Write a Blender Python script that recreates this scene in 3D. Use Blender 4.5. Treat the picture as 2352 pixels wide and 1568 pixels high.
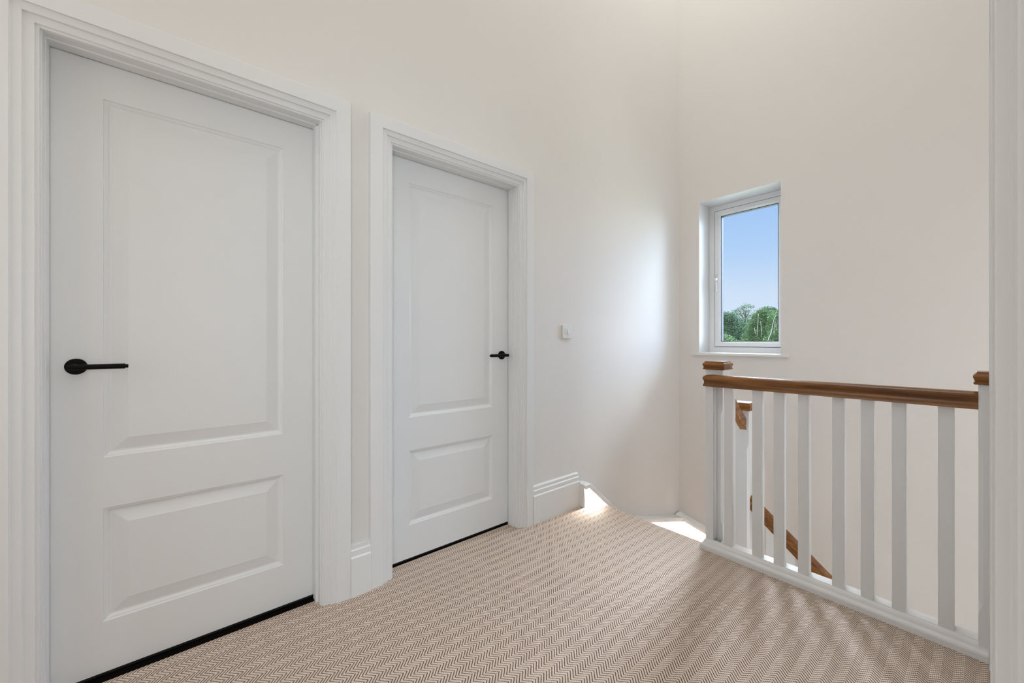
import bpy, bmesh, math, random
from mathutils import Vector, Matrix
random.seed(7)
for o in list(bpy.data.objects):
    bpy.data.objects.remove(o)
S = bpy.context.scene
C = S.collection
R = math.radians

# ------------------------------------------------------------------ camera
cam_d = bpy.data.cameras.new('camera')
cam = bpy.data.objects.new('camera', cam_d)
C.objects.link(cam)
cam.location = (0, 0, 1.09)
cam.rotation_euler = (R(90), 0, R(50.461 - 90))
cam_d.sensor_fit = 'HORIZONTAL'
cam_d.sensor_width = 36
cam_d.lens = 901.4 / 2352 * 36
cam_d.shift_y = 1.12 / 2352
cam_d.clip_start = 0.02
cam_d.clip_end = 500
S.camera = cam

# ------------------------------------------------------------------ view, sky, lights
S.view_settings.view_transform = 'Standard'
S.view_settings.look = 'None'
S.view_settings.gamma = 1
S.view_settings.exposure = 0.0
S.view_settings.use_curve_mapping = False

SKY_WALL_FILL = 21.0  # added sky brightness outside the view, for the left wall and reveal
SKY_FLOOR_FILL = 115.0     # unseen bright sky patch added to throw baluster shadows on the carpet
SKY_HIGH = 15.0        # added boost of the unseen high sky over the horizon, for window light
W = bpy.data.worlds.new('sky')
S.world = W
W.use_nodes = True
nt = W.node_tree
nt.nodes.clear()
n_tc = nt.nodes.new('ShaderNodeTexCoord')
n_sep = nt.nodes.new('ShaderNodeSeparateXYZ')
n_cr = nt.nodes.new('ShaderNodeValToRGB')
n_mr = nt.nodes.new('ShaderNodeMapRange')
n_bg = nt.nodes.new('ShaderNodeBackground')
n_out = nt.nodes.new('ShaderNodeOutputWorld')
nt.links.new(n_tc.outputs['Generated'], n_sep.inputs[0])
nt.links.new(n_sep.outputs['Z'], n_cr.inputs[0])
nt.links.new(n_sep.outputs['Z'], n_mr.inputs[0])
el = n_cr.color_ramp.elements
el[0].position = 0.0
el[0].color = (0.77, 0.88, 1.05, 1)
el[1].position = 1.0
el[1].color = (0.74, 0.83, 0.97, 1)
e = el.new(0.11); e.color = (0.66, 0.79, 1.0, 1)
e = el.new(0.19); e.color = (0.48, 0.68, 1.0, 1)
e = el.new(0.29); e.color = (0.38, 0.60, 0.98, 1)
e = el.new(0.50); e.color = (0.74, 0.83, 0.97, 1)
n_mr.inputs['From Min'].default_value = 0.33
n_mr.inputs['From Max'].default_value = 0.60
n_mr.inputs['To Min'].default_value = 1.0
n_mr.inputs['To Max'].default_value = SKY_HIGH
# bright patch added to the unseen sky on the right, lights the left wall
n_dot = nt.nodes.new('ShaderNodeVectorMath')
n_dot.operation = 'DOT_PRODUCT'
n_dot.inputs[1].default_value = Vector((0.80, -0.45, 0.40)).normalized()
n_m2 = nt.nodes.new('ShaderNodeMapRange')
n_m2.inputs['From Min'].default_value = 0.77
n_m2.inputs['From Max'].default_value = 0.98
n_m2.inputs['To Max'].default_value = SKY_WALL_FILL
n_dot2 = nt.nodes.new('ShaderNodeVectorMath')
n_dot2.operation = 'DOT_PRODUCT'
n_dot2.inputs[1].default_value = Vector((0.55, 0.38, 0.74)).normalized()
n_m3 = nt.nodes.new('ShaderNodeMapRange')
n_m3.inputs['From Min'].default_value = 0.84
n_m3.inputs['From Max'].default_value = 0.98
n_m3.inputs['To Max'].default_value = SKY_FLOOR_FILL
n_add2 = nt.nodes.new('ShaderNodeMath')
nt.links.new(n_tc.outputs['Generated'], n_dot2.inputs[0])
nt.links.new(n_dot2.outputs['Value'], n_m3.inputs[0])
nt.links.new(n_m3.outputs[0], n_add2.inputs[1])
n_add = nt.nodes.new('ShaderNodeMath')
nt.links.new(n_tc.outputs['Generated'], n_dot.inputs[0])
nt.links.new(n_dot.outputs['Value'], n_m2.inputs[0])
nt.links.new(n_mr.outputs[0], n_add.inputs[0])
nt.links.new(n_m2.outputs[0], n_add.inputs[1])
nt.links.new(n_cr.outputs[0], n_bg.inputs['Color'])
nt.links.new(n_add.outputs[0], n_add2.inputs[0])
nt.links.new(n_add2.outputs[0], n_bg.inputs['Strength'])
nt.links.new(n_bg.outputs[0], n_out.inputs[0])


def light(name, kind, loc, energy, col, size=None, rot=None, sizey=None):
    d = bpy.data.lights.new(name, kind)
    d.energy = energy
    d.color = col
    if kind == 'AREA':
        d.shape = 'RECTANGLE'
        d.size = size
        d.size_y = sizey or size
    o = bpy.data.objects.new(name, d)
    C.objects.link(o)
    o.location = loc
    if rot:
        o.rotation_euler = rot
    return o


sun = light('sun', 'SUN', (0, 0, 30), 1.2, (1, 0.95, 0.86))
sun.data.angle = R(0.6)
sun.rotation_euler = Vector((0.30, 0.72, -0.62)).to_track_quat('-Z', 'Y').to_euler()
light('stair_window_daylight', 'AREA', (2.80, -1.27, 0.75), 10.4, (0.93, 0.94, 1.0), 1.0, (R(90), 0, 0), 2.0)
light('stairwell_overhead_fill', 'AREA', (2.6, 0.75, 5.52), 26, (0.99, 1.0, 0.98), 1.0, (0, 0, 0), 1.2)  # added unseen overhead fill for the stairwell, no rooflight modelled
light('landing_overhead_fill', 'AREA', (0.1, 0.80, 5.52), 27.5, (1.0, 0.99, 0.98), 1.5, (0, 0, 0), 1.2)  # added overhead fill over the landing, no fitting modelled
light('bedroom_fill', 'AREA', (0.3, -2.7, 1.5), 25, (0.94, 0.97, 1.0), 1.6, (R(90), 0, 0), 1.5)  # added fill from behind the camera, through the open doorway
light('bedroom_side_fill', 'AREA', (-1.35, -2.5, 1.4), 60, (0.78, 0.90, 1.0), 1.2, (R(90), 0, R(-30)), 1.6)  # second added fill, aimed through the doorway at the far door
light('landing_end_fill', 'AREA', (-1.66, 0.86, 1.5), 8.5, (1.0, 0.99, 0.97), 1.2, (R(90), 0, R(-90)), 1.4)  # invented fill at the landing end, brightens the baluster fronts
light('lower_hall_fill', 'AREA', (2.36, 0.35, -1.7), 24, (0.93, 0.97, 1.0), 0.3, (R(180), 0, 0), 0.8)  # added fill from below for the stairwell walls and rails
LED_POWER = 330.0


# ------------------------------------------------------------------ materials
def new_mat(name):
    m = bpy.data.materials.new(name)
    m.use_nodes = True
    b = m.node_tree.nodes['Principled BSDF']
    return m, m.node_tree, b


def paint(name, col, rough=0.5, var=0.015, scale=6.0, bump=0.0, bscale=180.0, spec=0.5):
    m, t, b = new_mat(name)
    tc = t.nodes.new('ShaderNodeTexCoord')
    nz = t.nodes.new('ShaderNodeTexNoise')
    nz.inputs['Scale'].default_value = scale
    nz.inputs['Detail'].default_value = 3
    mx = t.nodes.new('ShaderNodeMix')
    mx.data_type = 'RGBA'
    mx.inputs['A'].default_value = tuple(c * (1 - var) for c in col) + (1,)
    mx.inputs['B'].default_value = tuple(min(1, c * (1 + var)) for c in col) + (1,)
    t.links.new(tc.outputs['Object'], nz.inputs['Vector'])
    t.links.new(nz.outputs['Fac'], mx.inputs['Factor'])
    t.links.new(mx.outputs['Result'], b.inputs['Base Color'])
    b.inputs['Roughness'].default_value = rough
    b.inputs['Specular IOR Level'].default_value = spec
    if bump:
        n2 = t.nodes.new('ShaderNodeTexNoise')
        n2.inputs['Scale'].default_value = bscale
        bp = t.nodes.new('ShaderNodeBump')
        bp.inputs['Strength'].default_value = bump
        bp.inputs['Distance'].default_value = 0.001
        t.links.new(tc.outputs['Object'], n2.inputs['Vector'])
        t.links.new(n2.outputs['Fac'], bp.inputs['Height'])
        t.links.new(bp.outputs['Normal'], b.inputs['Normal'])
    return m


M = {}
M['wall'] = paint('wall_emulsion', (0.80, 0.772, 0.735), 0.85, 0.01, 2.0, 0.10, 260, 0.25)
M['ceiling'] = paint('ceiling_emulsion', (0.84, 0.82, 0.80), 0.9, 0.01, 2.0)
M['trim'] = paint('white_satin_paint', (0.80, 0.80, 0.79), 0.38, 0.008, 3.0)
M['door'] = paint('white_door_paint', (0.79, 0.795, 0.79), 0.42, 0.008, 3.0)
M['plastic'] = paint('white_plastic', (0.78, 0.78, 0.76), 0.3, 0.005, 20)
M['upvc'] = paint('white_window_frame', (0.88, 0.89, 0.90), 0.3, 0.005, 10)
M['black'] = paint('matt_black_metal', (0.002, 0.0018, 0.0016), 0.5, 0.05, 40, spec=0.12)
M['gasket'] = paint('dark_rubber_gasket', (0.008, 0.009, 0.012), 0.6, 0.05, 40)
M['shadow_gap'] = paint('dark_gap_shade', (0.004, 0.0035, 0.003), 0.9, 0.05, 40, spec=0.05)  # near-black colour standing in for shade under the doors


def wood(name, axis):
    m, t, b = new_mat(name)
    tc = t.nodes.new('ShaderNodeTexCoord')
    mp = t.nodes.new('ShaderNodeMapping')
    sc = [26.0, 26.0, 26.0]
    sc[axis] = 1.6
    mp.inputs['Scale'].default_value = sc
    n1 = t.nodes.new('ShaderNodeTexNoise')
    n1.inputs['Scale'].default_value = 1.3
    n1.inputs['Detail'].default_value = 6
    n1.inputs['Roughness'].default_value = 0.6
    n1.inputs['Distortion'].default_value = 0.7
    cr = t.nodes.new('ShaderNodeValToRGB')
    e = cr.color_ramp.elements
    e[0].position = 0.30
    e[0].color = (0.092, 0.031, 0.004, 1)
    e[1].position = 0.72
    e[1].color = (0.33, 0.135, 0.029, 1)
    x = e.new(0.5)
    x.color = (0.21, 0.076, 0.011, 1)
    sc2 = [240.0, 240.0, 240.0]
    sc2[axis] = 7.0
    mp2 = t.nodes.new('ShaderNodeMapping')
    mp2.inputs['Scale'].default_value = sc2
    n2 = t.nodes.new('ShaderNodeTexNoise')
    n2.inputs['Scale'].default_value = 1.0
    mx = t.nodes.new('ShaderNodeMix')
    mx.data_type = 'RGBA'
    mx.blend_type = 'MULTIPLY'
    mr = t.nodes.new('ShaderNodeMapRange')
    mr.inputs['From Min'].default_value = 0.55
    mr.inputs['From Max'].default_value = 0.72
    mr.inputs['To Min'].default_value = 0.0
    mr.inputs['To Max'].default_value = 0.45
    mx.inputs['B'].default_value = (0.35, 0.28, 0.22, 1)
    t.links.new(tc.outputs['Object'], mp.inputs['Vector'])
    t.links.new(tc.outputs['Object'], mp2.inputs['Vector'])
    t.links.new(mp.outputs[0], n1.inputs['Vector'])
    t.links.new(mp2.outputs[0], n2.inputs['Vector'])
    t.links.new(n1.outputs['Fac'], cr.inputs[0])
    t.links.new(n2.outputs['Fac'], mr.inputs[0])
    t.links.new(mr.outputs[0], mx.inputs['Factor'])
    t.links.new(cr.outputs[0], mx.inputs['A'])
    t.links.new(mx.outputs['Result'], b.inputs['Base Color'])
    b.inputs['Roughness'].default_value = 0.24
    return m


M['oak_x'] = wood('stained_oak_x', 0)
M['oak_y'] = wood('stained_oak_y', 1)


def carpet():
    """herringbone flatweave: 4.1 mm loops, dark yarn every third loop, twill reversed every six rows"""
    m, t, b = new_mat('herringbone_carpet')
    N = t.nodes
    L = t.links

    def mth(op, a, bb=None, c=None):
        n = N.new('ShaderNodeMath')
        n.operation = op
        for i, v in enumerate((a, bb, c)):
            if v is None:
                continue
            if isinstance(v, (int, float)):
                n.inputs[i].default_value = v
            else:
                L.new(v, n.inputs[i])
        return n.outputs[0]
    tc = N.new('ShaderNodeTexCoord')
    sp = N.new('ShaderNodeSeparateXYZ')
    L.new(tc.outputs['Object'], sp.inputs[0])
    cell = 0.0041
    pitch = 0.0123
    half = 0.0245
    X = mth('ADD', mth('SUBTRACT', sp.outputs['X'], sp.outputs['Z']), 20.16)
    Y = mth('ADD', sp.outputs['Y'], 20.14)
    yy = mth('MODULO', Y, 2 * half)
    tri = mth('MINIMUM', yy, mth('SUBTRACT', 2 * half, yy))       # zigzag
    u = mth('FRACT', mth('DIVIDE', mth('ADD', X, tri), pitch))
    edge = mth('ABSOLUTE', mth('SUBTRACT', u, 0.5))               # 0 in the middle of a dark line
    x = mth('DIVIDE', X, cell)
    y = mth('DIVIDE', Y, cell)
    i = mth('FLOOR', x)
    j = mth('FLOOR', y)
    fy = mth('SUBTRACT', mth('SUBTRACT', y, j), 0.5)
    bead = mth('MULTIPLY', mth('MULTIPLY', fy, fy), 4.0)          # 0 at a loop, 1 between loops
    row = mth('LESS_THAN', yy, half)                              # loops lean one way: rows of one slant read dotted
    wid = mth('ADD', mth('SUBTRACT', 0.150, mth('MULTIPLY', row, 0.085)), mth('MULTIPLY', bead, mth('ADD', 0.07, mth('MULTIPLY', row, 0.11))))
    dark = mth('SUBTRACT', 1.0, mth('MINIMUM', mth('MAXIMUM', mth('DIVIDE', mth('SUBTRACT', edge, mth('SUBTRACT', wid, 0.03)), 0.06), 0.0), 1.0))
    rope = mth('SUBTRACT', 1.0, mth('ABSOLUTE', mth('SUBTRACT', mth('MULTIPLY', mth('FRACT', mth('MULTIPLY', u, 3.0)), 2.0), 1.0)))
    height = mth('MULTIPLY', mth('SUBTRACT', mth('ADD', 0.55, mth('MULTIPLY', rope, 0.3)), mth('MULTIPLY', bead, 0.28)), mth('SUBTRACT', 1.0, mth('MULTIPLY', dark, 0.7)))
    wn = N.new('ShaderNodeTexWhiteNoise')
    wn.noise_dimensions = '2D'
    cb = N.new('ShaderNodeCombineXYZ')
    L.new(i, cb.inputs[0])
    L.new(j, cb.inputs[1])
    L.new(cb.outputs[0], wn.inputs['Vector'])
    c1 = N.new('ShaderNodeMix')
    c1.data_type = 'RGBA'
    c1.inputs['A'].default_value = (0.62, 0.50, 0.405, 1)
    c1.inputs['B'].default_value = (0.78, 0.65, 0.54, 1)
    L.new(wn.outputs['Value'], c1.inputs['Factor'])
    c2 = N.new('ShaderNodeMix')
    c2.data_type = 'RGBA'
    c2.inputs['B'].default_value = (0.105, 0.058, 0.038, 1)
    gap = mth('MULTIPLY', mth('MULTIPLY', bead, bead), 0.30)     # backing seen between loops
    L.new(mth('MAXIMUM', dark, gap), c2.inputs['Factor'])
    L.new(c1.outputs['Result'], c2.inputs['A'])
    L.new(c2.outputs['Result'], b.inputs['Base Color'])
    bp = N.new('ShaderNodeBump')
    bp.inputs['Strength'].default_value = 0.6
    bp.inputs['Distance'].default_value = 0.0016
    L.new(height, bp.inputs['Height'])
    L.new(bp.outputs['Normal'], b.inputs['Normal'])
    b.inputs['Roughness'].default_value = 0.75
    b.inputs['Specular IOR Level'].default_value = 0.3
    return m


M['carpet'] = carpet()


def glass():
    m, t, b = new_mat('window_glass')
    b.inputs['Base Color'].default_value = (1, 1, 1, 1)
    b.inputs['Roughness'].default_value = 0.0
    b.inputs['IOR'].default_value = 1.45
    g = t.nodes.new('ShaderNodeBsdfTransparent')
    g.inputs['Color'].default_value = (0.97, 0.985, 0.98, 1)
    gl = t.nodes.new('ShaderNodeBsdfGlossy')
    gl.inputs['Roughness'].default_value = 0.0
    fr = t.nodes.new('ShaderNodeFresnel')
    fr.inputs['IOR'].default_value = 1.35
    mx = t.nodes.new('ShaderNodeMixShader')
    t.links.new(fr.outputs[0], mx.inputs[0])
    t.links.new(g.outputs[0], mx.inputs[1])
    t.links.new(gl.outputs[0], mx.inputs[2])
    t.links.new(mx.outputs[0], t.nodes['Material Output'].inputs['Surface'])
    return m


M['glass'] = glass()


def led():
    m, t, b = new_mat('led_diffuser')
    b.inputs['Base Color'].default_value = (0.9, 0.88, 0.82, 1)
    b.inputs['Emission Color'].default_value = (1.0, 0.92, 0.83, 1)
    b.inputs['Emission Strength'].default_value = LED_POWER
    return m


M['led'] = led()


def leaf_mat(name, a, bcol, trans=0.25):
    m, t, b = new_mat(name)
    oi = t.nodes.new('ShaderNodeTexCoord')
    nz = t.nodes.new('ShaderNodeTexNoise')
    nz.inputs['Scale'].default_value = 1.1
    nz.inputs['Detail'].default_value = 5
    nz.inputs['Roughness'].default_value = 0.75
    cr = t.nodes.new('ShaderNodeValToRGB')
    cr.color_ramp.elements[0].position = 0.36
    cr.color_ramp.elements[0].color = a + (1,)
    cr.color_ramp.elements[1].position = 0.66
    cr.color_ramp.elements[1].color = bcol + (1,)
    t.links.new(oi.outputs['Object'], nz.inputs['Vector'])
    t.links.new(nz.outputs['Fac'], cr.inputs[0])
    t.links.new(cr.outputs[0], b.inputs['Base Color'])
    b.inputs['Roughness'].default_value = 0.9
    b.inputs['Specular IOR Level'].default_value = 0.05
    return m


M['leaf_cool'] = leaf_mat('leaf_blue_green', (0.015, 0.037, 0.022), (0.051, 0.093, 0.051))
M['leaf_airy'] = leaf_mat('leaf_grey_green', (0.027, 0.051, 0.030), (0.066, 0.108, 0.060))
M['leaf_birch'] = leaf_mat('leaf_birch_green', (0.026, 0.056, 0.024), (0.078, 0.122, 0.052))
M['leaf_hedge'] = leaf_mat('leaf_light_green', (0.036, 0.075, 0.030), (0.084, 0.132, 0.060))
M['bark'] = paint('grey_bark', (0.035, 0.032, 0.028), 0.9, 0.3, 5)
M['birch_bark'] = paint('white_birch_bark', (0.15, 0.145, 0.13), 0.9, 0.25, 3)
M['grass'] = paint('lawn', (0.13, 0.15, 0.10), 0.9, 0.3, 0.6)

# ------------------------------------------------------------------ mesh helpers


def obj(name, bm, mat, parent=None, bevel=0.0, seg=2, smooth=False, angle=35):
    me = bpy.data.meshes.new(name)
    bmesh.ops.recalc_face_normals(bm, faces=bm.faces[:])
    bm.to_mesh(me)
    bm.free()
    for p in me.polygons:
        p.use_smooth = smooth or bevel > 0
    if isinstance(mat, (list, tuple)):
        for x in mat:
            me.materials.append(x)
    else:
        me.materials.append(mat)
    o = bpy.data.objects.new(name, me)
    C.objects.link(o)
    if bevel > 0:
        md = o.modifiers.new('bevel', 'BEVEL')
        md.width = bevel
        md.segments = seg
        md.limit_method = 'ANGLE'
        md.angle_limit = R(angle)
        md.harden_normals = True
    if parent is not None:
        o.parent = parent
        o.matrix_parent_inverse = parent.matrix_basis.inverted()
    return o


def empty(name, loc, kind=None):
    o = bpy.data.objects.new(name, None)
    o.empty_display_size = 0.1
    C.objects.link(o)
    o.location = loc
    if kind:
        o['kind'] = kind
    return o


def tag(o, label=None, cat=None, group=None, kind=None):
    if label:
        o['label'] = label
    if cat:
        o['category'] = cat
    if group:
        o['group'] = group
    if kind:
        o['kind'] = kind
    return o


def box(bm, x0, x1, y0, y1, z0, z1):
    v = [bm.verts.new(p) for p in ((x0, y0, z0), (x1, y0, z0), (x1, y1, z0), (x0, y1, z0),
                                   (x0, y0, z1), (x1, y0, z1), (x1, y1, z1), (x0, y1, z1))]
    for f in ((0, 3, 2, 1), (4, 5, 6, 7), (0, 1, 5, 4), (1, 2, 6, 5), (2, 3, 7, 6), (3, 0, 4, 7)):
        bm.faces.new([v[i] for i in f])


def poly_prism(bm, pts, fn0, fn1):
    """pts: 2D outline; fn0/fn1 map an outline point to the two end positions"""
    a = [bm.verts.new(fn0(*p)) for p in pts]
    b = [bm.verts.new(fn1(*p)) for p in pts]
    n = len(pts)
    bm.faces.new(a)
    bm.faces.new(b[::-1])
    for i in range(n):
        j = (i + 1) % n
        bm.faces.new((a[i], b[i], b[j], a[j]))


def sweep(bm, path, prof, fn, closed=False):
    """mitred sweep. path: 2D polyline; prof: closed outline of (offset to the left of travel, depth)"""
    P = [Vector(p) for p in path]
    n = len(P)
    rings = []
    for i in range(n):
        if closed or 0 < i < n - 1:
            d0 = (P[i] - P[i - 1]).normalized()
            d1 = (P[(i + 1) % n] - P[i]).normalized()
        elif i == 0:
            d0 = d1 = (P[1] - P[0]).normalized()
        else:
            d0 = d1 = (P[-1] - P[-2]).normalized()
        n0 = Vector((-d0.y, d0.x))
        n1 = Vector((-d1.y, d1.x))
        mv = (n0 + n1)
        mv = mv / (1 + n0.dot(n1))
        rings.append([bm.verts.new(fn(P[i].x + mv.x * o, P[i].y + mv.y * o, d)) for o, d in prof])
    k = len(prof)
    for i in range(n if closed else n - 1):
        a, b = rings[i], rings[(i + 1) % n]
        for j in range(k):
            q = (j + 1) % k
            bm.faces.new((a[j], a[q], b[q], b[j]))
    if not closed:
        bm.faces.new(rings[0])
        bm.faces.new(rings[-1][::-1])


def tube(bm, pts, rad, seg=10, cap=True):
    rings = []
    pts = [Vector(p) for p in pts]
    if isinstance(rad, (int, float)):
        rad = [rad] * len(pts)
    up = Vector((0.31, 0.17, 0.93)).normalized()
    for i, p in enumerate(pts):
        d = (pts[min(i + 1, len(pts) - 1)] - pts[max(i - 1, 0)]).normalized()
        a = d.cross(up)
        if a.length < 1e-3:
            a = d.cross(Vector((1, 0, 0)))
        a.normalize()
        b = d.cross(a)
        rings.append([bm.verts.new(p + (a * math.cos(t) + b * math.sin(t)) * rad[i])
                      for t in [2 * math.pi * k / seg for k in range(seg)]])
    for i in range(len(rings) - 1):
        for k in range(seg):
            q = (k + 1) % seg
            bm.faces.new((rings[i][k], rings[i][q], rings[i + 1][q], rings[i + 1][k]))
    if cap:
        bm.faces.new(rings[0][::-1])
        bm.faces.new(rings[-1])


def lathe_y(bm, cx, cz, prof, seg=40):
    """prof: (radius, y) pairs, axis along y"""
    rings = []
    for r, y in prof:
        rings.append([bm.verts.new((cx + r * math.cos(2 * math.pi * k / seg), y, cz + r * math.sin(2 * math.pi * k / seg)))
                      for k in range(seg)])
    for i in range(len(rings) - 1):
        for k in range(seg):
            q = (k + 1) % seg
            bm.faces.new((rings[i][k], rings[i][q], rings[i + 1][q], rings[i + 1][k]))
    bm.faces.new(rings[0][::-1])
    bm.faces.new(rings[-1])


# ------------------------------------------------------------------ room shell
YL = 1.757            # left wall
XW = 3.391            # window wall
YR = -0.0345          # right wall
XE = 2.17             # edge of the landing
ZC = 5.60
YV = -1.30             # far wall of the stairwell, beyond the right wall
ZB = -2.75
D1 = (-0.332, 0.425)  # clear openings between architraves
D2 = (0.7275, 1.4895)
D3 = (1.235, 1.995)
D4 = (-0.42, 0.358)
HEAD = 2.000


def wall_y(name, y0, y1, x0, x1, openings, z0=ZB):
    bm = bmesh.new()
    x = x0
    for a, b in openings:
        box(bm, x, a, y0, y1, z0, ZC)
        box(bm, a, b, y0, y1, HEAD + 0.004, ZC)
        box(bm, a, b, y0, y1, z0, -0.19)
        x = b
    box(bm, x, x1, y0, y1, z0, ZC)
    o = obj(name, bm, M['wall'])
    tag(o, kind='structure')
    return o


wall_y('wall_left', YL, YL + 0.14, -1.7, XW + 0.3,
       [(D1[0] - 0.004, D1[1] + 0.004), (D2[0] - 0.004, D2[1] + 0.004)])
wall_y('wall_right', YR - 0.11, YR, -1.7, 2.20,
       [(D4[0] - 0.004, D4[1] + 0.004), (D3[0] - 0.004, D3[1] + 0.004)])

# window wall with its opening
WY0, WY1, WZ0, WZ1 = 0.972, 1.582, 0.988, 2.288
bm = bmesh.new()
for a in ((YV - 0.1, WY0, ZB, ZC), (WY1, YL + 0.14, ZB, ZC), (WY0, WY1, ZB, WZ0), (WY0, WY1, WZ1, ZC)):
    box(bm, XW, XW + 0.30, *a)
tag(obj('wall_window', bm, M['wall']), kind='structure')

bm = bmesh.new()
box(bm, -1.80, -1.70, -3.2, YL + 0.14, -0.3, ZC)
tag(obj('wall_end', bm, M['wall']), kind='structure')
# bedroom the picture is taken from
bm = bmesh.new()
box(bm, -1.8, 2.4, -3.3, -3.2, -0.3, ZC)
tag(obj('wall_bedroom', bm, M['wall']), kind='structure')
bm = bmesh.new()
box(bm, 2.10, 2.20, YV, YR - 0.11, ZB, ZC)
box(bm, 2.10, XW + 0.3, YV - 0.1, YV, ZB, ZC)
tag(obj('wall_stairwell', bm, M['wall']), kind='structure')
bm = bmesh.new()
box(bm, 1.15, 1.20, -3.2, YR - 0.11, -0.2, ZC)
tag(obj('wall_partition', bm, M['wall']), kind='structure')
bm = bmesh.new()
box(bm, -1.8, XW + 0.3, -3.3, YL + 0.14, ZC, ZC + 0.1)
tag(obj('ceiling', bm, M['ceiling']), kind='structure')
# dark closed rooms behind the three shut doors
bm = bmesh.new()
for x0, x1, ya, yb in ((-0.6, 1.75, YL + 0.14, YL + 0.9),):
    box(bm, x0, x1, yb, yb + 0.05, -0.2, 2.6)
    box(bm, x0 - 0.05, x0, ya, yb, -0.2, 2.6)
    box(bm, x1, x1 + 0.05, ya, yb, -0.2, 2.6)
    box(bm, x0, x1, ya, yb, 2.6, 2.65)
tag(obj('wall_rooms_behind', bm, M['wall']), kind='structure')

# carpeted landing, with a rounded nosing where the stairs start
NR = 0.018
prof = [(-1.8, 0.0), (XE - NR, 0.0)]
for k in range(1, 9):
    t = math.pi * k / 8
    prof.append((XE - NR + NR * math.sin(t), -NR + NR * math.cos(t)))
prof += [(XE - 0.03, -0.04), (XE - 0.03, -0.28), (-1.8, -0.28)]
bm = bmesh.new()
poly_prism(bm, prof, lambda x, z: (x, -3.3, z), lambda x, z: (x, YL + 0.95, z))
tag(obj('floor', bm, M['carpet'], smooth=False), kind='structure')
# dark strips painted as shade under the shut doors
bm = bmesh.new()
box(bm, 1.9, XW + 0.3, YV - 0.1, YL + 0.14, ZB - 0.1, ZB)
tag(obj('floor_lower', bm, M['carpet']), kind='structure')
# wall below the landing edge
bm = bmesh.new()
box(bm, XE - 0.12, XE - 0.032, YR - 0.11, YL, ZB, -0.02)
tag(obj('wall_under_landing', bm, M['wall']), kind='structure')

# ------------------------------------------------------------------ doors
ARCH = [(0, 0.0), (0, 0.0084), (0.0006, 0.009), (0.008, 0.009), (0.008, 0.0130), (0.0090, 0.0140), (0.0290, 0.0152), (0.030, 0.0165),
        (0.030, 0.0215), (0.0312, 0.0228), (0.0505, 0.0240), (0.052, 0.0252), (0.052, 0.0303), (0.0527, 0.031)]


def arch_profile(w):
    return ARCH + [(w - 0.002, 0.031), (w, 0.029), (w, 0.0)]


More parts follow.
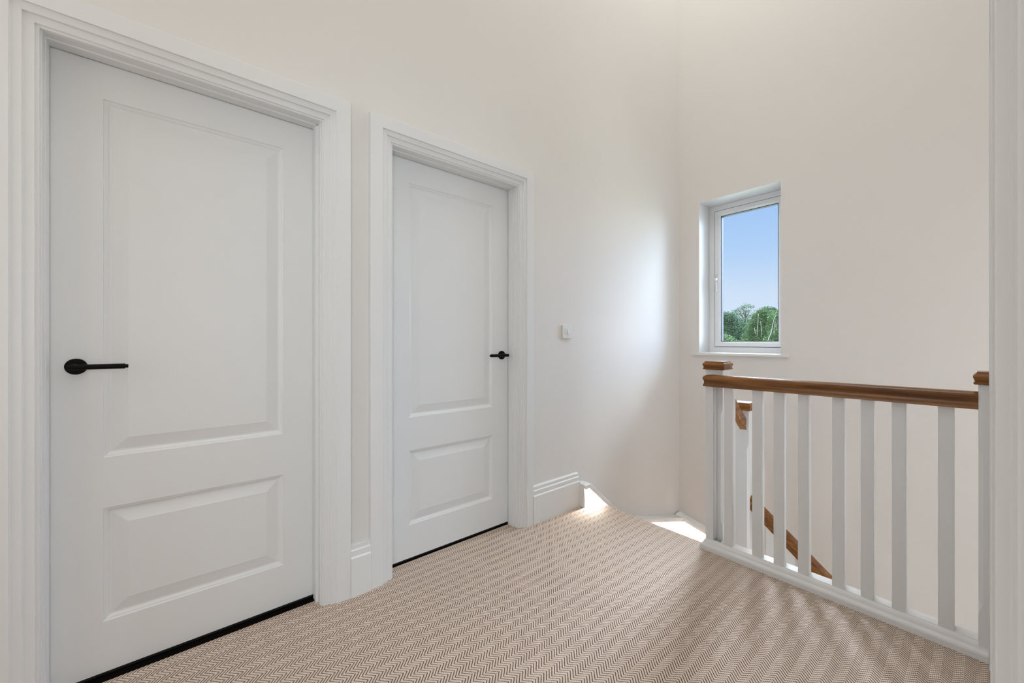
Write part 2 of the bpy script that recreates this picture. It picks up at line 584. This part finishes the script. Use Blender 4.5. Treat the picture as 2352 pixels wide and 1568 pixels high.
def door(name, op, wl, wr, wall, side, stop=(0.006, 0.014), leaf=True, hinge='r', thr=-0.070):
    """side=-1: wall on the +y side seen from -y (left wall); side=+1: right wall seen from +y"""
    a, b = op
    root = empty(name, ((a + b) / 2, wall, 0), 'structure')
    Y = lambda d: wall + side * d          # d > 0 out of the wall
    # architrave: two legs and head with mitred corners, travelling clockwise so that "left" is outwards
    bm = bmesh.new()
    if abs(wl - wr) < 1e-6:
        path = [(a, 0), (a, HEAD), (b, HEAD), (b, 0)]
        sweep(bm, path, arch_profile(wl), lambda u, v, d: (u, Y(d), v))
    else:
        mid = (a + b) / 2
        for pth, w in (([(a, 0), (a, HEAD), (mid, HEAD)], wl), ([(mid, HEAD), (b, HEAD), (b, 0)], wr)):
            sweep(bm, pth, arch_profile(w), lambda u, v, d: (u, Y(d), v))
    obj('architrave', bm, M['trim'], root)
    # lining boards with planted stops
    lo = 0.0035
    s0, s1 = stop
    ll, lr = a + lo, b - lo - 0.001
    bm = bmesh.new()
    dep = 0.11 if side > 0 else 0.14
    prof_l = [(a - 0.004, 0.0), (ll, 0.0), (ll, -0.028), (a + s0, -0.028), (a + s0, -0.069), (ll, -0.069), (ll, -dep), (a - 0.004, -dep)]
    prof_r = [(b + 0.004, 0.0), (lr, 0.0), (lr, -0.028), (b - s1, -0.028), (b - s1, -0.069), (lr, -0.069), (lr, -dep), (b + 0.004, -dep)]
    poly_prism(bm, prof_l, lambda u, d: (u, Y(d), 0.0), lambda u, d: (u, Y(d), HEAD + 0.002))
    poly_prism(bm, prof_r, lambda u, d: (u, Y(d), 0.0), lambda u, d: (u, Y(d), HEAD + 0.002))
    prof_h = [(HEAD + 0.004, 0.0), (HEAD - 0.001, 0.0), (HEAD - 0.001, -0.028), (HEAD - 0.006, -0.028), (HEAD - 0.006, -0.069),
              (HEAD - 0.001, -0.069), (HEAD - 0.001, -dep), (HEAD + 0.004, -dep)]
    poly_prism(bm, prof_h, lambda v, d: (a - 0.003, Y(d), v), lambda v, d: (b + 0.003, Y(d), v))
    obj('lining', bm, M['trim'], root, bevel=0.0012)
    if not leaf:
        return root
    # leaf: stiles and rails round two raised and fielded panels
    x0, x1 = a + lo + 0.002, b - lo - 0.003
    z0, z1 = 0.0155, HEAD - 0.004
    yf, yb = -0.0735, -0.115
    px0, px1 = a + 0.119, b - 0.125
    pan = [(0.180, 0.549), (0.7143, 1.8797)]
    bm = bmesh.new()
    V = lambda x, z, d: bm.verts.new((x, Y(d), z))

    def quad(p, d):
        bm.faces.new([V(x, z, d) for x, z in p])
    rect = lambda xa, xb, za, zb: [(xa, za), (xb, za), (xb, zb), (xa, zb)]
    quad(rect(x0, px0, z0, z1), yf)
    quad(rect(px1, x1, z0, z1), yf)
    quad(rect(px0, px1, z0, pan[0][0]), yf)
    quad(rect(px0, px1, pan[0][1], pan[1][0]), yf)
    quad(rect(px0, px1, pan[1][1], z1), yf)
    steps = [(0, 0), (0.0012, 0.0028), (0.003, 0.0042), (0.006, 0.0046), (0.010, 0.0066), (0.0135, 0.0098), (0.016, 0.0104), (0.020, 0.0104), (0.057, 0.0026), (0.0575, 0.0022)]
    for za, zb in pan:
        prev = None
        for ins, dp in steps:
            ring = [V(x, z, yf - dp) for x, z in rect(px0 + ins, px1 - ins, za + ins, zb - ins)]
            if prev:
                for k in range(4):
                    q = (k + 1) % 4
                    bm.faces.new((prev[k], prev[q], ring[q], ring[k]))
            prev = ring
        bm.faces.new(prev)
    outer = [V(x, z, yf) for x, z in rect(x0, x1, z0, z1)]
    back = [V(x, z, yb) for x, z in rect(x0, x1, z0, z1)]
    bm.faces.new(back)
    for k in range(4):
        q = (k + 1) % 4
        bm.faces.new((outer[k], outer[q], back[q], back[k]))
    bmesh.ops.remove_doubles(bm, verts=bm.verts[:], dist=1e-5)
    lf = obj('door_leaf', bm, M['door'], root)
    # dark strip filling the gap below the leaf, stands in for its shade
    bm = bmesh.new()
    poly_prism(bm, rect(x0, x1, 0.0005, z0 - 0.0008), lambda u, v: (u, Y(-0.082), v), lambda u, v: (u, Y(-0.11), v))
    obj('leaf_gap_shade', bm, M['gasket'], root)
    # near-black strip painted as the shade where the carpet stops under the door
    bm = bmesh.new()
    poly_prism(bm, rect(a + s0, b - s1, 0.0002, 0.0022), lambda u, v: (u, Y(thr), v), lambda u, v: (u, Y(-0.118), v))
    obj('under_door_shade', bm, M['shadow_gap'], root)
    # lever handle
    if hinge == 'r':
        hx, dr = a + 0.060, 1
    else:
        hx, dr = b - 0.0605, -1
    hz = 1.0125
    hd = empty('door_handle', (hx, Y(yf), hz))
    hd.parent = root
    hd.matrix_parent_inverse = root.matrix_basis.inverted()
    sub = lambda o: (setattr(o, 'parent', hd), setattr(o, 'matrix_parent_inverse', (root.matrix_basis @ root.matrix_basis.inverted() @ hd.matrix_basis).inverted()))
    bm = bmesh.new()
    lathe_y(bm, hx, hz, [(0.0245, Y(yf)), (0.0250, Y(yf + 0.001)), (0.0250, Y(yf + 0.0065)), (0.0238, Y(yf + 0.008)), (0.010, Y(yf + 0.008)), (0.010, Y(yf + 0.0085))])
    o = obj('rose', bm, M['black'], None, smooth=False)
    sub(o)
    bm = bmesh.new()
    lathe_y(bm, hx, hz, [(0.0085, Y(yf + 0.007)), (0.0085, Y(yf + 0.052))], 24)
    for p, q, r in ((hx - dr * 0.0095, hx + dr * 0.1155, 0.0082), (hx + dr * 0.1155, hx + dr * 0.1225, 0.0058)):
        tube(bm, [(p, Y(yf + 0.055), hz), (q, Y(yf + 0.055), hz)], r, 24)
    o = obj('lever', bm, M['black'], None, bevel=0.0008)
    sub(o)
    return root


def finish_door(d, label):
    tag(d, label, 'door', kind='structure')


finish_door(door('door_1', D1, 0.111, 0.111, YL, -1, (0.006, 0.014), True, 'r', -0.047),
            'white two-panel door with handle on its left, nearest of the two doors')
finish_door(door('door_2', D2, 0.108, 0.104, YL, -1, (0.006, 0.0115), True, 'l'),
            'white two-panel door with handle on its right, beside the light switch')
finish_door(door('door_3', D3, 0.110, 0.110, YR, 1, (0.006, 0.012), True, 'r'),
            'white door in the right wall, its frame edge seen beside the end newel')
finish_door(door('door_4', D4, 0.110, 0.110, YR, 1, (0.006, 0.012), False),
            'white architrave of the open doorway at the right edge of the photo')

# ------------------------------------------------------------------ skirting
SK = [(0.0, 0.0), (0.034, 0.0), (0.034, 0.164), (0.0325, 0.166), (0.0285, 0.168), (0.0275, 0.170), (0.0275, 0.193), (0.026, 0.195), (0.022, 0.197),
      (0.021, 0.199), (0.021, 0.215), (0.019, 0.2175), (0.0, 0.2185)]


def skirting(name, x0, x1, wall, side):
    bm = bmesh.new()
    poly_prism(bm, SK, lambda d, z: (x0, wall + side * d, z), lambda d, z: (x1, wall + side * d, z))
    return tag(obj(name, bm, M['trim']), kind='structure')


skirting('baseboard_left', D2[1] + 0.104, 2.008, YL, -1)
skirting('baseboard_left', D1[1] + 0.111, D2[0] - 0.108, YL, -1)
skirting('baseboard_left', -1.7, D1[0] - 0.111, YL, -1)
skirting('baseboard_right', D4[1] + 0.110, D3[0] - 0.110, YR, 1)
skirting('baseboard_right', -1.7, D4[0] - 0.110, YR, 1)

# ------------------------------------------------------------------ window
win = empty('window_1', (XW, (WY0 + WY1) / 2, WZ0), 'structure')
tag(win, 'tall white casement window over the stairs looking out on trees', 'window', kind='structure')
XF = XW + 0.19
bm = bmesh.new()      # plastered reveal lining, bright white
t = 0.004
for a in ((WY0 - 0.002, WY0 + t, WZ0, WZ1 - t), (WY1 - t, WY1 + 0.002, WZ0, WZ1 - t), (WY0 - 0.002, WY1 + 0.002, WZ1 - t, WZ1 + 0.002)):
    box(bm, XW - 0.0006, XF, *a)
obj('reveal', bm, M['trim'], win)


def frame_sweep(y0, y1, z0, z1, prof, closed=True):
    bm = bmesh.new()
    # travel so that "left" points inwards
    sweep(bm, [(y0, z0), (y1, z0), (y1, z1), (y0, z1)], prof, lambda u, v, d: (d, u, v), True)
    return bm


fy0, fy1, fz0, fz1 = WY0 - 0.016, WY1 - t, WZ0 + 0.012, WZ1 - t
FW = 0.046
obj('outer_frame', frame_sweep(fy0, fy1, fz0, fz1, [(0, XF), (FW, XF), (FW, XF + 0.06), (0, XF + 0.06)]), M['upvc'], win, bevel=0.002)
gw = 0.004
obj('seal', frame_sweep(fy0 + FW, fy1 - FW, fz0 + FW, fz1 - FW, [(0, XF + 0.006), (gw, XF + 0.006), (gw, XF + 0.04), (0, XF + 0.04)]), M['gasket'], win)
SW = FW + gw
sash = obj('sash', frame_sweep(fy0 + SW, fy1 - SW, fz0 + SW, fz1 - SW,
                               [(0, XF - 0.004), (0.030, XF - 0.004), (0.034, XF - 0.001), (0.044, XF + 0.014), (0.044, XF + 0.05), (0, XF + 0.05)]), M['upvc'], win, bevel=0.0015)
g0 = SW + 0.044
obj('glazing_seal_shade', frame_sweep(fy0 + g0, fy1 - g0, fz0 + g0, fz1 - g0, [(-0.004, XF + 0.015), (0.004, XF + 0.016), (0.004, XF + 0.056), (-0.004, XF + 0.056)]), M['gasket'], win)  # dark seal, deepened to stand in for the shaded outer rebate
bm = bmesh.new()
box(bm, XF + 0.020, XF + 0.024, fy0 + g0 - 0.002, fy1 - g0 + 0.002, fz0 + g0 - 0.002, fz1 - g0 + 0.002)
obj('pane', bm, M['glass'], win)
# espagnolette handle on the left stile
hy, hz = fy1 - SW - 0.018, 1.640
bm = bmesh.new()
box(bm, XF - 0.012, XF - 0.004, hy - 0.011, hy + 0.011, hz - 0.03, hz + 0.045)
box(bm, XF - 0.034, XF - 0.012, hy - 0.008, hy + 0.008, hz - 0.012, hz + 0.010)
tube(bm, [(XF - 0.030, hy + 0.012, hz + 0.004), (XF - 0.036, hy + 0.002, hz - 0.004), (XF - 0.036, hy - 0.002, hz - 0.03), (XF - 0.030, hy - 0.004, hz - 0.11)], [0.010, 0.009, 0.008, 0.0065], 12)
obj('window_handle', bm, M['plastic'], win, bevel=0.001)
# window board with a nosing past the wall
bm = bmesh.new()
box(bm, XW - 0.0002, XF + 0.01, WY0 + 0.0005, WY1 - 0.0005, WZ0 + 0.0005, WZ0 + 0.012)
box(bm, XW - 0.022, XW - 0.0004, WY0 - 0.045, WY1 + 0.055, WZ0 - 0.010, WZ0 + 0.0085)
obj('window_sill', bm, M['trim'], win, bevel=0.002)

# ------------------------------------------------------------------ light switch
sw = empty('light_switch', (1.909, YL, 1.157))
tag(sw, 'small square white light switch on the wall right of the far door', 'light switch')
bm = bmesh.new()
box(bm, 1.866, 1.952, YL - 0.0135, YL, 1.113, 1.201)
obj('switch_plate', bm, M['plastic'], sw, bevel=0.003, seg=3)
bm = bmesh.new()
box(bm, 1.890, 1.928, YL - 0.0150, YL - 0.012, 1.139, 1.175)
obj('switch_surround', bm, M['plastic'], sw, bevel=0.0008)
bm = bmesh.new()
poly_prism(bm, [(YL - 0.0150, 1.1405), (YL - 0.0205, 1.1405), (YL - 0.0165, 1.1735), (YL - 0.0150, 1.1735)],
           lambda y, z: (1.907, y, z), lambda y, z: (1.9265, y, z))
obj('rocker', bm, M['plastic'], sw, bevel=0.0006)

# ------------------------------------------------------------------ landing balustrade
BAL = empty('landing_balustrade', (2.125, 0.48, 0))
tag(BAL, 'white landing balustrade of square balusters under a level brown oak handrail', 'balustrade')
# base rail with moulded front, returned round the newel
BR = [(0.035, 0.0), (0.035, 0.020), (0.033, 0.026), (0.028, 0.031), (0.024, 0.0325), (0.023, 0.0345), (0.021, 0.042), (0.017, 0.049), (0.012, 0.0525), (0.0115, 0.055),
      (-0.045, 0.055), (-0.045, 0.0)]
bm = bmesh.new()
# travel towards +y keeps "left" pointing to -x (the landing side)
sweep(bm, [(2.125, -0.003), (2.125, 0.935), (2.157, 0.935)], BR[:10] + [(-0.0001, 0.055), (-0.0001, 0.0)], lambda u, v, d: (u, v, d))
obj('base_moulding', bm, M['trim'], BAL)
bm = bmesh.new()
box(bm, 2.1245, 2.166, 0.0202, 0.880, -0.02, 0.0549)
obj('base_rail', bm, M['trim'], BAL, bevel=0.0015)

HR = [(0.0, 0.061), (0.012, 0.060), (0.020, 0.0565), (0.0265, 0.052), (0.0295, 0.045), (0.0290, 0.038), (0.0255, 0.031), (0.0238, 0.024), (0.0245, 0.016), (0.0275, 0.008), (0.0282, 0.0)]
HRP = HR + [(-o, z) for o, z in HR[::-1][:-1]]
ZR = 0.857
bm = bmesh.new()
sweep(bm, [(2.1275, 0.0205), (2.1275, 0.9300), (2.1568, 0.9300)], [(o, z + ZR) for o, z in HRP], lambda u, v, d: (u, v, d))
obj('handrail', bm, M['oak_y'], BAL, smooth=True).data.shade_flat()

for i, y in enumerate((0.9315, 0.8385, 0.7085, 0.618, 0.523, 0.4015, 0.3095, 0.2175, 0.0957)):
    bm = bmesh.new()
    x1 = 2.155 if i else 2.1555
    box(bm, 2.115, x1, y - 0.020, y + 0.020, 0.0548, ZR + 0.002)
    obj('baluster', bm, M['trim'], BAL, bevel=0.0012)


def newel(parent, x0, y0, w, z0, z1, cz, ch=(0.16, 0.70), y_cut=None):
    """square post with stop-chamfered arrises and a moulded oak cap"""
    c, f = 0.011, 0.035
    cx, cy = x0 + w / 2, y0 + w / 2
    h = w / 2

    def ring(z, k):
        pts = []
        for sx, sy in ((-1, -1), (1, -1), (1, 1), (-1, 1)):
            p1 = (cx + sx * (h - (k if sx * sy > 0 else 0)), cy + sy * (h - (0 if sx * sy > 0 else k)), z)
            p2 = (cx + sx * (h - (0 if sx * sy > 0 else k)), cy + sy * (h - (k if sx * sy > 0 else 0)), z)
            pts += [p1, p2] if True else []
        # order counter-clockwise
        pts.sort(key=lambda p: math.atan2(p[1] - cy, p[0] - cx))
        if y_cut is not None:
            pts = [(p[0], max(p[1], y_cut), p[2]) for p in pts]
        return pts
    bm = bmesh.new()
    e = 0.0006
    zs = [(z0, e), (ch[0], e), (ch[0] + f, c), (ch[1] - f, c), (ch[1], e), (z1, e)]
    prev = None
    for z, k in zs:
        r = [bm.verts.new(p) for p in ring(z, k)]
        if prev:
            for i in range(8):
                j = (i + 1) % 8
                bm.faces.new((prev[i], prev[j], r[j], r[i]))
        else:
            bm.faces.new(r[::-1])
        prev = r
    bm.faces.new(prev)
    post = obj('newel_post', bm, M['trim'], parent)
    prof = [(0.0085, 0.0), (0.0105, 0.002), (0.0110, 0.005), (0.0095, 0.0085), (0.0070, 0.0105), (0.0075, 0.013), (0.0100, 0.019), (0.0122, 0.026),
            (0.0115, 0.031), (0.0075, 0.0355), (0.0045, 0.037), (0.0035, 0.0415), (0.0025, 0.044), (-0.025, 0.0455)]
    bm = bmesh.new()
    prev = None
    for o, z in prof:
        r = []
        for sx, sy in ((-1, -1), (1, -1), (1, 1), (-1, 1)):
            yy = cy + sy * (h + o)
            if y_cut is not None:
                yy = max(yy, y_cut)
            r.append(bm.verts.new((cx + sx * (h + o), yy, cz + z)))
        if prev:
            for i in range(4):
                j = (i + 1) % 4
                bm.faces.new((prev[i], prev[j], r[j], r[i]))
        else:
            bm.faces.new(r[::-1])
        prev = r
    bm.faces.new(prev)
    cap = obj('newel_cap', bm, M['oak_y'], parent)
    cap.parent = post
    cap.matrix_parent_inverse = Matrix.Identity(4)
    return post


newel(BAL, 2.157, 0.881, 0.088, -0.30, 0.943, 0.943, (0.12, 0.74))
newel(BAL, 2.104, -0.068, 0.088, 0.0, 0.943, 0.943, (0.155, 0.74), y_cut=YR + 0.0005)

# ------------------------------------------------------------------ balustrade of the lower flight
B2 = empty('stair_balustrade', (2.554, 0.925, -0.8))
tag(B2, 'sloping brown oak handrail and white posts of the stairs below the landing', 'balustrade')
newel(B2, 2.510, 0.881, 0.088, -1.25, 0.690, 0.690, (-0.5, 0.50))
k40 = 1 / math.cos(R(40))
z1r = lambda x: 0.577 + (2.510 - x) * 0.845
bm = bmesh.new()
poly_prism(bm, HRP, lambda o, z: (2.2452, 0.912 + 0.62 * o, z1r(2.2452) + z * k40), lambda o, z: (2.5098, 0.912 + 0.62 * o, z1r(2.5098) + z * k40))
obj('handrail', bm, M['oak_x'], B2)
z2r = lambda y: 0.053 + (y - 0.81) * 0.833
bm = bmesh.new()
poly_prism(bm, HRP, lambda o, z: (2.554 + o, 0.8808, z2r(0.8808) + z * k40), lambda o, z: (2.554 + o, -0.9, z2r(-0.9) + z * k40))
obj('handrail', bm, M['oak_y'], B2)
zs2 = lambda y: z2r(y) - 0.72
bm = bmesh.new()
poly_prism(bm, [(0.8808, zs2(0.8808)), (-0.9, zs2(-0.9)), (-0.9, zs2(-0.9) - 0.30), (0.8808, zs2(0.8808) - 0.30)],
           lambda y, z: (2.534, y, z), lambda y, z: (2.574, y, z))
obj('outer_string', bm, M['trim'], B2, bevel=0.002)
for i in range(17):
    y = 0.781 - i * 0.0975
    bm = bmesh.new()
    pts = [(y - 0.02, zs2(y - 0.02) - 0.002), (y + 0.02, zs2(y + 0.02) - 0.002), (y + 0.02, z2r(y + 0.02) + 0.003), (y - 0.02, z2r(y - 0.02) + 0.003)]
    poly_prism(bm, pts, lambda u, v: (2.534, u, v), lambda u, v: (2.574, u, v))
    obj('baluster', bm, M['trim'], B2, bevel=0.0012)

# ------------------------------------------------------------------ staircase: strings, cap mouldings, carpeted winders
ST = empty('staircase', (2.75, 1.2, -1.6))
tag(ST, 'carpeted staircase winding down from the landing along white wall strings', 'staircase')
CAPL = [(2.008, 0.150), (2.066, 0.150), (2.497, -0.215), (XW - 0.006, -0.4534)]
CAPW = [(YL - 0.0098, -0.4174), (1.02, -0.585), (-0.9, -2.18)]
CT = 0.023
YS = YL - 0.0016      # back faces of the strings, clear of the plaster
XS = XW - 0.0016
yface = 1.705
xface = XW - (YL - yface)
bm = bmesh.new()
pl = [(2.013, 0.150 - CT), (2.066, 0.150 - CT), (0, 0), (2.497, -0.215 - CT), (XW - 0.006, -0.4534 - CT)]
pl[2] = (2.19, 0.150 - CT - (2.19 - 2.066) * 0.365 / 0.431)
for k, (za, zb) in enumerate(((-0.0005, -0.0005), (-0.0005, -0.0005), (-0.40, -0.75), (-0.75, -1.1))):
    a, b = pl[k], pl[k + 1]
    poly_prism(bm, [(a[0], za), (b[0], zb), b, a], lambda x, z: (x, yface, z), lambda x, z: (x, YS, z))
obj('wall_string', bm, M['trim'], ST)
bm = bmesh.new()      # square end post of the string
box(bm, 2.008, 2.024, 1.689, YS, 0.0002, 0.150 - CT)
obj('string_end', bm, M['trim'], ST, bevel=0.001)
bm = bmesh.new()
sweep(bm, [(x, z) for x, z in CAPL[:-1]] + [CAPL[-1]], [(0.0, YS), (0.0, 1.682), (-0.004, 1.678), (-CT - 0.008, 1.678), (-CT - 0.008, 1.6815), (-CT, 1.6815), (-CT, YS)], lambda u, v, d: (u, d, v))
obj('string_cap', bm, M['trim'], ST, bevel=0.0015)
bm = bmesh.new()
pw = [(y, z - CT) for y, z in CAPW]
poly_prism(bm, pw + [(-0.9, -2.65), (1.02, -1.1), (yface, -0.95), (YL - 0.006, -0.95)],
           lambda y, z: (xface, y, z), lambda y, z: (XS, y, z))
obj('wall_string', bm, M['trim'], ST)
bm = bmesh.new()
cx = XW - (YL - 1.678)
sweep(bm, CAPW, [(0.0, XS), (0.0, cx + 0.004), (0.004, cx), (CT + 0.008, cx), (CT + 0.008, cx + 0.0035), (CT, cx + 0.0035), (CT, XS)], lambda u, v, d: (d, u, v))
obj('string_cap', bm, M['trim'], ST, bevel=0.0015)
YT = yface - 0.0005
XT = xface - 0.0005
treads = [(-0.20, [(2.14, 0.972), (2.44, 0.972), (2.44, YT), (2.14, YT)]),
          (-0.40, [(2.42, 0.972), (2.55, 0.972), (2.98, YT), (2.42, YT)]),
          (-0.60, [(2.60, 0.972), (XT, 1.36), (XT, YT), (2.95, YT), (2.55, 0.972)]),
          (-0.80, [(2.60, 0.925), (XT, 0.925), (XT, 1.39), (2.60, 1.000)])]
for k in range(8):
    ya = 0.945 - 0.235 * k
    yb = ya - 0.255
    notch = [(2.618, ya), (2.618, 0.860), (2.576, 0.860)] if k == 0 else [(2.576, ya)]
    treads.append((-1.0 - 0.2 * k, [(2.576, yb), (XT, yb), (XT, ya)] + notch))
for z, pts in treads:
    bm = bmesh.new()
    poly_prism(bm, pts, lambda x, y: (x, y, z - 0.21), lambda x, y: (x, y, z))
    obj('tread', bm, M['carpet'], ST, bevel=0.012, seg=3)


def strip(name, path, fn, label):
    bm = bmesh.new()
    sweep(bm, path, [(-0.0002, 0.0), (-0.0002, 0.006), (-0.0042, 0.006), (-0.0042, 0.0)], fn)
    o = obj(name, bm, M['led'], ST)
    o['label'] = label
    return o


off = lambda pts, d: [(a, b - d) for a, b in pts]
LP = [(2.030, 0.150 - CT), (2.060, 0.150 - CT)] + [(2.490, -0.215 - CT - 0.002)] + [(XW - 0.09, -0.455 - CT + 0.0215)]
strip('light_strip', LP, lambda u, v, d: (u, 1.684 + d, v), 'glowing light strip under the stair cap moulding of the left wall')
LW = [(-0.88, -2.164 - CT - 0.002), (1.022, -0.585 - CT - 0.002), (YL - 0.09, -0.4357 - CT - 0.002)]
strip('light_strip', LW, lambda u, v, d: (XW - (YL - 1.684) + d, u, v), 'glowing light strip under the stair cap moulding below the window')

# ------------------------------------------------------------------ outside
bm = bmesh.new()
box(bm, 8, 140, -60, 100, -3.4, -3.2)
tag(obj('lawn', bm, M['grass']), 'green lawn in front of the trees outside the window', 'lawn', kind='structure')


def ray_y(px):
    u = (px - 1176) / 901.4
    a = R(50.461)
    return (-u * math.cos(a) + math.sin(a)) / (u * math.sin(a) + math.cos(a))


def pos(px, py, x):
    """a point seen at a pixel of the photograph, x metres ahead"""
    u = (px - 1176) / 901.4
    a = R(50.461)
    y = ray_y(px) * x
    d = x * math.cos(a) + y * math.sin(a)
    return Vector((x, y, 1.09 + (785.12 - py) / 901.4 * d))


def tree(name, base_px, x, top_px, top_py, clusters, mat, bark, leaf, nleaf, label, droop=0.0, stems=()):
    base = pos(base_px, 785, x)
    base.z = -3.2
    root = empty(name, base)
    tag(root, label, 'tree', group='trees outside the window')
    top = pos(top_px, top_py, x)
    rnd = random.Random(name + label)
    bm = bmesh.new()
    mid = base.lerp(top, 0.5) + Vector((0.2, 0.15, 0))
    tube(bm, [base, mid, base.lerp(top, 0.9)], [0.22, 0.15, 0.05], 8)
    cl = [(pos(px, py, x + dx), rx, rz) for px, py, rx, rz, dx in clusters]
    for c, rx, rz in cl:
        s = base.lerp(top, max(0.2, min(0.8, (c.z - base.z) / (top.z - base.z) - 0.18)))
        tube(bm, [s, s.lerp(c, 0.5) + Vector((0, 0, -0.15)), c + Vector((0, 0, rz * 0.3))], [0.08, 0.05, 0.02], 6)
    obj('trunk', bm, bark, root, smooth=True)
    for pts in stems:
        bm = bmesh.new()
        q = [pos(px, py, x - 2.6) for px, py in pts]
        tube(bm, q, [0.045 - 0.03 * i / (len(q) - 1) for i in range(len(q))], 7)
        obj('stem', bm, M['birch_bark'], root, smooth=True)
    bm = bmesh.new()
    tot = sum(rx * rz for _, rx, rz in cl)
    for c, rx, rz in cl:
        n = int(nleaf * rx * rz / tot)
        for _ in range(n):
            d = Vector((rnd.gauss(0, 1), rnd.gauss(0, 1), rnd.gauss(0, 1))).normalized()
            rr = rnd.random() ** 0.45
            p = c + Vector((d.x * rx, d.y * rx, d.z * rz)) * rr
            if droop:
                p.z -= droop * rnd.random() * abs(d.x + d.y) * 0.5
            s = leaf * rnd.uniform(0.6, 1.3)
            a = Vector((rnd.gauss(0, 1), rnd.gauss(0, 1), rnd.gauss(0, 0.6))).normalized()
            b = a.cross(Vector((rnd.gauss(0, 1), rnd.gauss(0, 1), rnd.gauss(0, 1)))).normalized()
            v = [bm.verts.new(p + a * s), bm.verts.new(p + b * s * 0.55), bm.verts.new(p - a * s), bm.verts.new(p - b * s * 0.55)]
            bm.faces.new(v)
    obj('foliage', bm, mat, root)
    return root


tree('leafy_tree', 1676, 60, 1672, 716,
     [(1668, 730, 1.2, 1.0, 0), (1680, 733, 1.1, 1.1, 1), (1660, 745, 1.2, 1.2, 0), (1690, 752, 1.5, 1.4, 1), (1671, 760, 1.7, 1.4, 0), (1700, 770, 1.6, 1.5, 0), (1688, 786, 2.2, 1.4, 0), (1716, 760, 1.0, 1.2, 2), (1668, 800, 2.4, 1.6, 0)],
     M['leaf_cool'], M['bark'], 0.085, 26000, 'dense blue-green tree at the left side of the window view')
tree('leafy_tree', 1706, 70, 1714, 700,
     [(1715, 702, 0.75, 0.45, 0), (1726, 704, 0.5, 0.35, 0), (1706, 706, 0.6, 0.4, 0), (1696, 711, 0.7, 0.45, 0), (1688, 716, 0.7, 0.5, 0), (1712, 715, 0.9, 0.5, 0), (1702, 722, 0.9, 0.6, 1), (1720, 722, 0.8, 0.5, 1), (1712, 732, 1.0, 0.7, 0), (1722, 738, 0.6, 0.5, 0), (1704, 742, 1.2, 0.8, 0), (1715, 752, 1.3, 0.9, 0)],
     M['leaf_airy'], M['bark'], 0.085, 3000, 'tall airy grey-green tree showing sky through its crown')
tree('birch_tree', 1748, 57, 1752, 712,
     [(1752, 717, 0.9, 0.7, 0), (1743, 724, 0.9, 0.9, 0), (1762, 722, 0.9, 0.8, 0), (1736, 735, 0.9, 1.0, 0), (1750, 735, 1.3, 1.1, 0), (1764, 740, 1.0, 1.1, 0), (1729, 748, 1.0, 0.9, 0), (1740, 760, 1.4, 1.3, 0), (1757, 765, 1.4, 1.4, 0), (1727, 776, 1.3, 1.2, 0), (1746, 786, 1.9, 1.4, 0), (1766, 786, 1.3, 1.3, 0)],
     M['leaf_birch'], M['birch_bark'], 0.07, 26000, 'bright green birch with several pale stems right of the middle', 0.5,
     [[(1739, 771), (1739.5, 756), (1740.5, 742), (1742, 720)], [(1748, 774), (1749.5, 758), (1748, 745), (1747, 738)], [(1735.5, 768), (1734, 758), (1732, 753)]])
tree('birch_tree', 1774, 52, 1783, 715,
     [(1783, 722, 0.9, 0.7, 1), (1790, 726, 0.9, 0.8, 0), (1777, 733, 0.7, 0.7, 2), (1790, 742, 1.0, 1.0, 1), (1780, 752, 1.0, 1.1, 2), (1792, 762, 1.2, 1.2, 0), (1782, 776, 1.2, 1.3, 1), (1774, 788, 1.2, 1.0, 1), (1795, 784, 1.3, 1.2, 0)],
     M['leaf_birch'], M['birch_bark'], 0.07, 15000, 'birch at the right side of the window with one long leaning white stem', 0.4,
     [[(1761, 790), (1766, 776), (1771, 764), (1774, 750), (1777, 735), (1782, 724)]])
tree('leafy_tree', 1768, 78, 1764, 706,
     [(1763, 711, 1.0, 0.7, 0), (1771, 719, 1.2, 1.0, 0), (1776, 712, 0.6, 0.5, 0), (1756, 720, 1.0, 0.9, 0), (1768, 735, 1.5, 1.4, 0), (1772, 752, 1.5, 1.4, 0), (1770, 775, 2.0, 1.8, 0), (1788, 745, 1.6, 1.6, 0), (1740, 760, 2.0, 2.0, 0)],
     M['leaf_cool'], M['bark'], 0.10, 15000, 'dark green tree behind the two birches')
tree('shrub', 1672, 48, 1670, 772,
     [(1664, 779, 1.0, 0.6, 0), (1676, 783, 0.9, 0.5, 0), (1690, 790, 1.0, 0.5, 0), (1660, 795, 1.3, 0.8, 0), (1680, 800, 1.6, 0.9, 0)],
     M['leaf_hedge'], M['bark'], 0.075, 6000, 'light green bushy shrub low in front of the dense left tree')
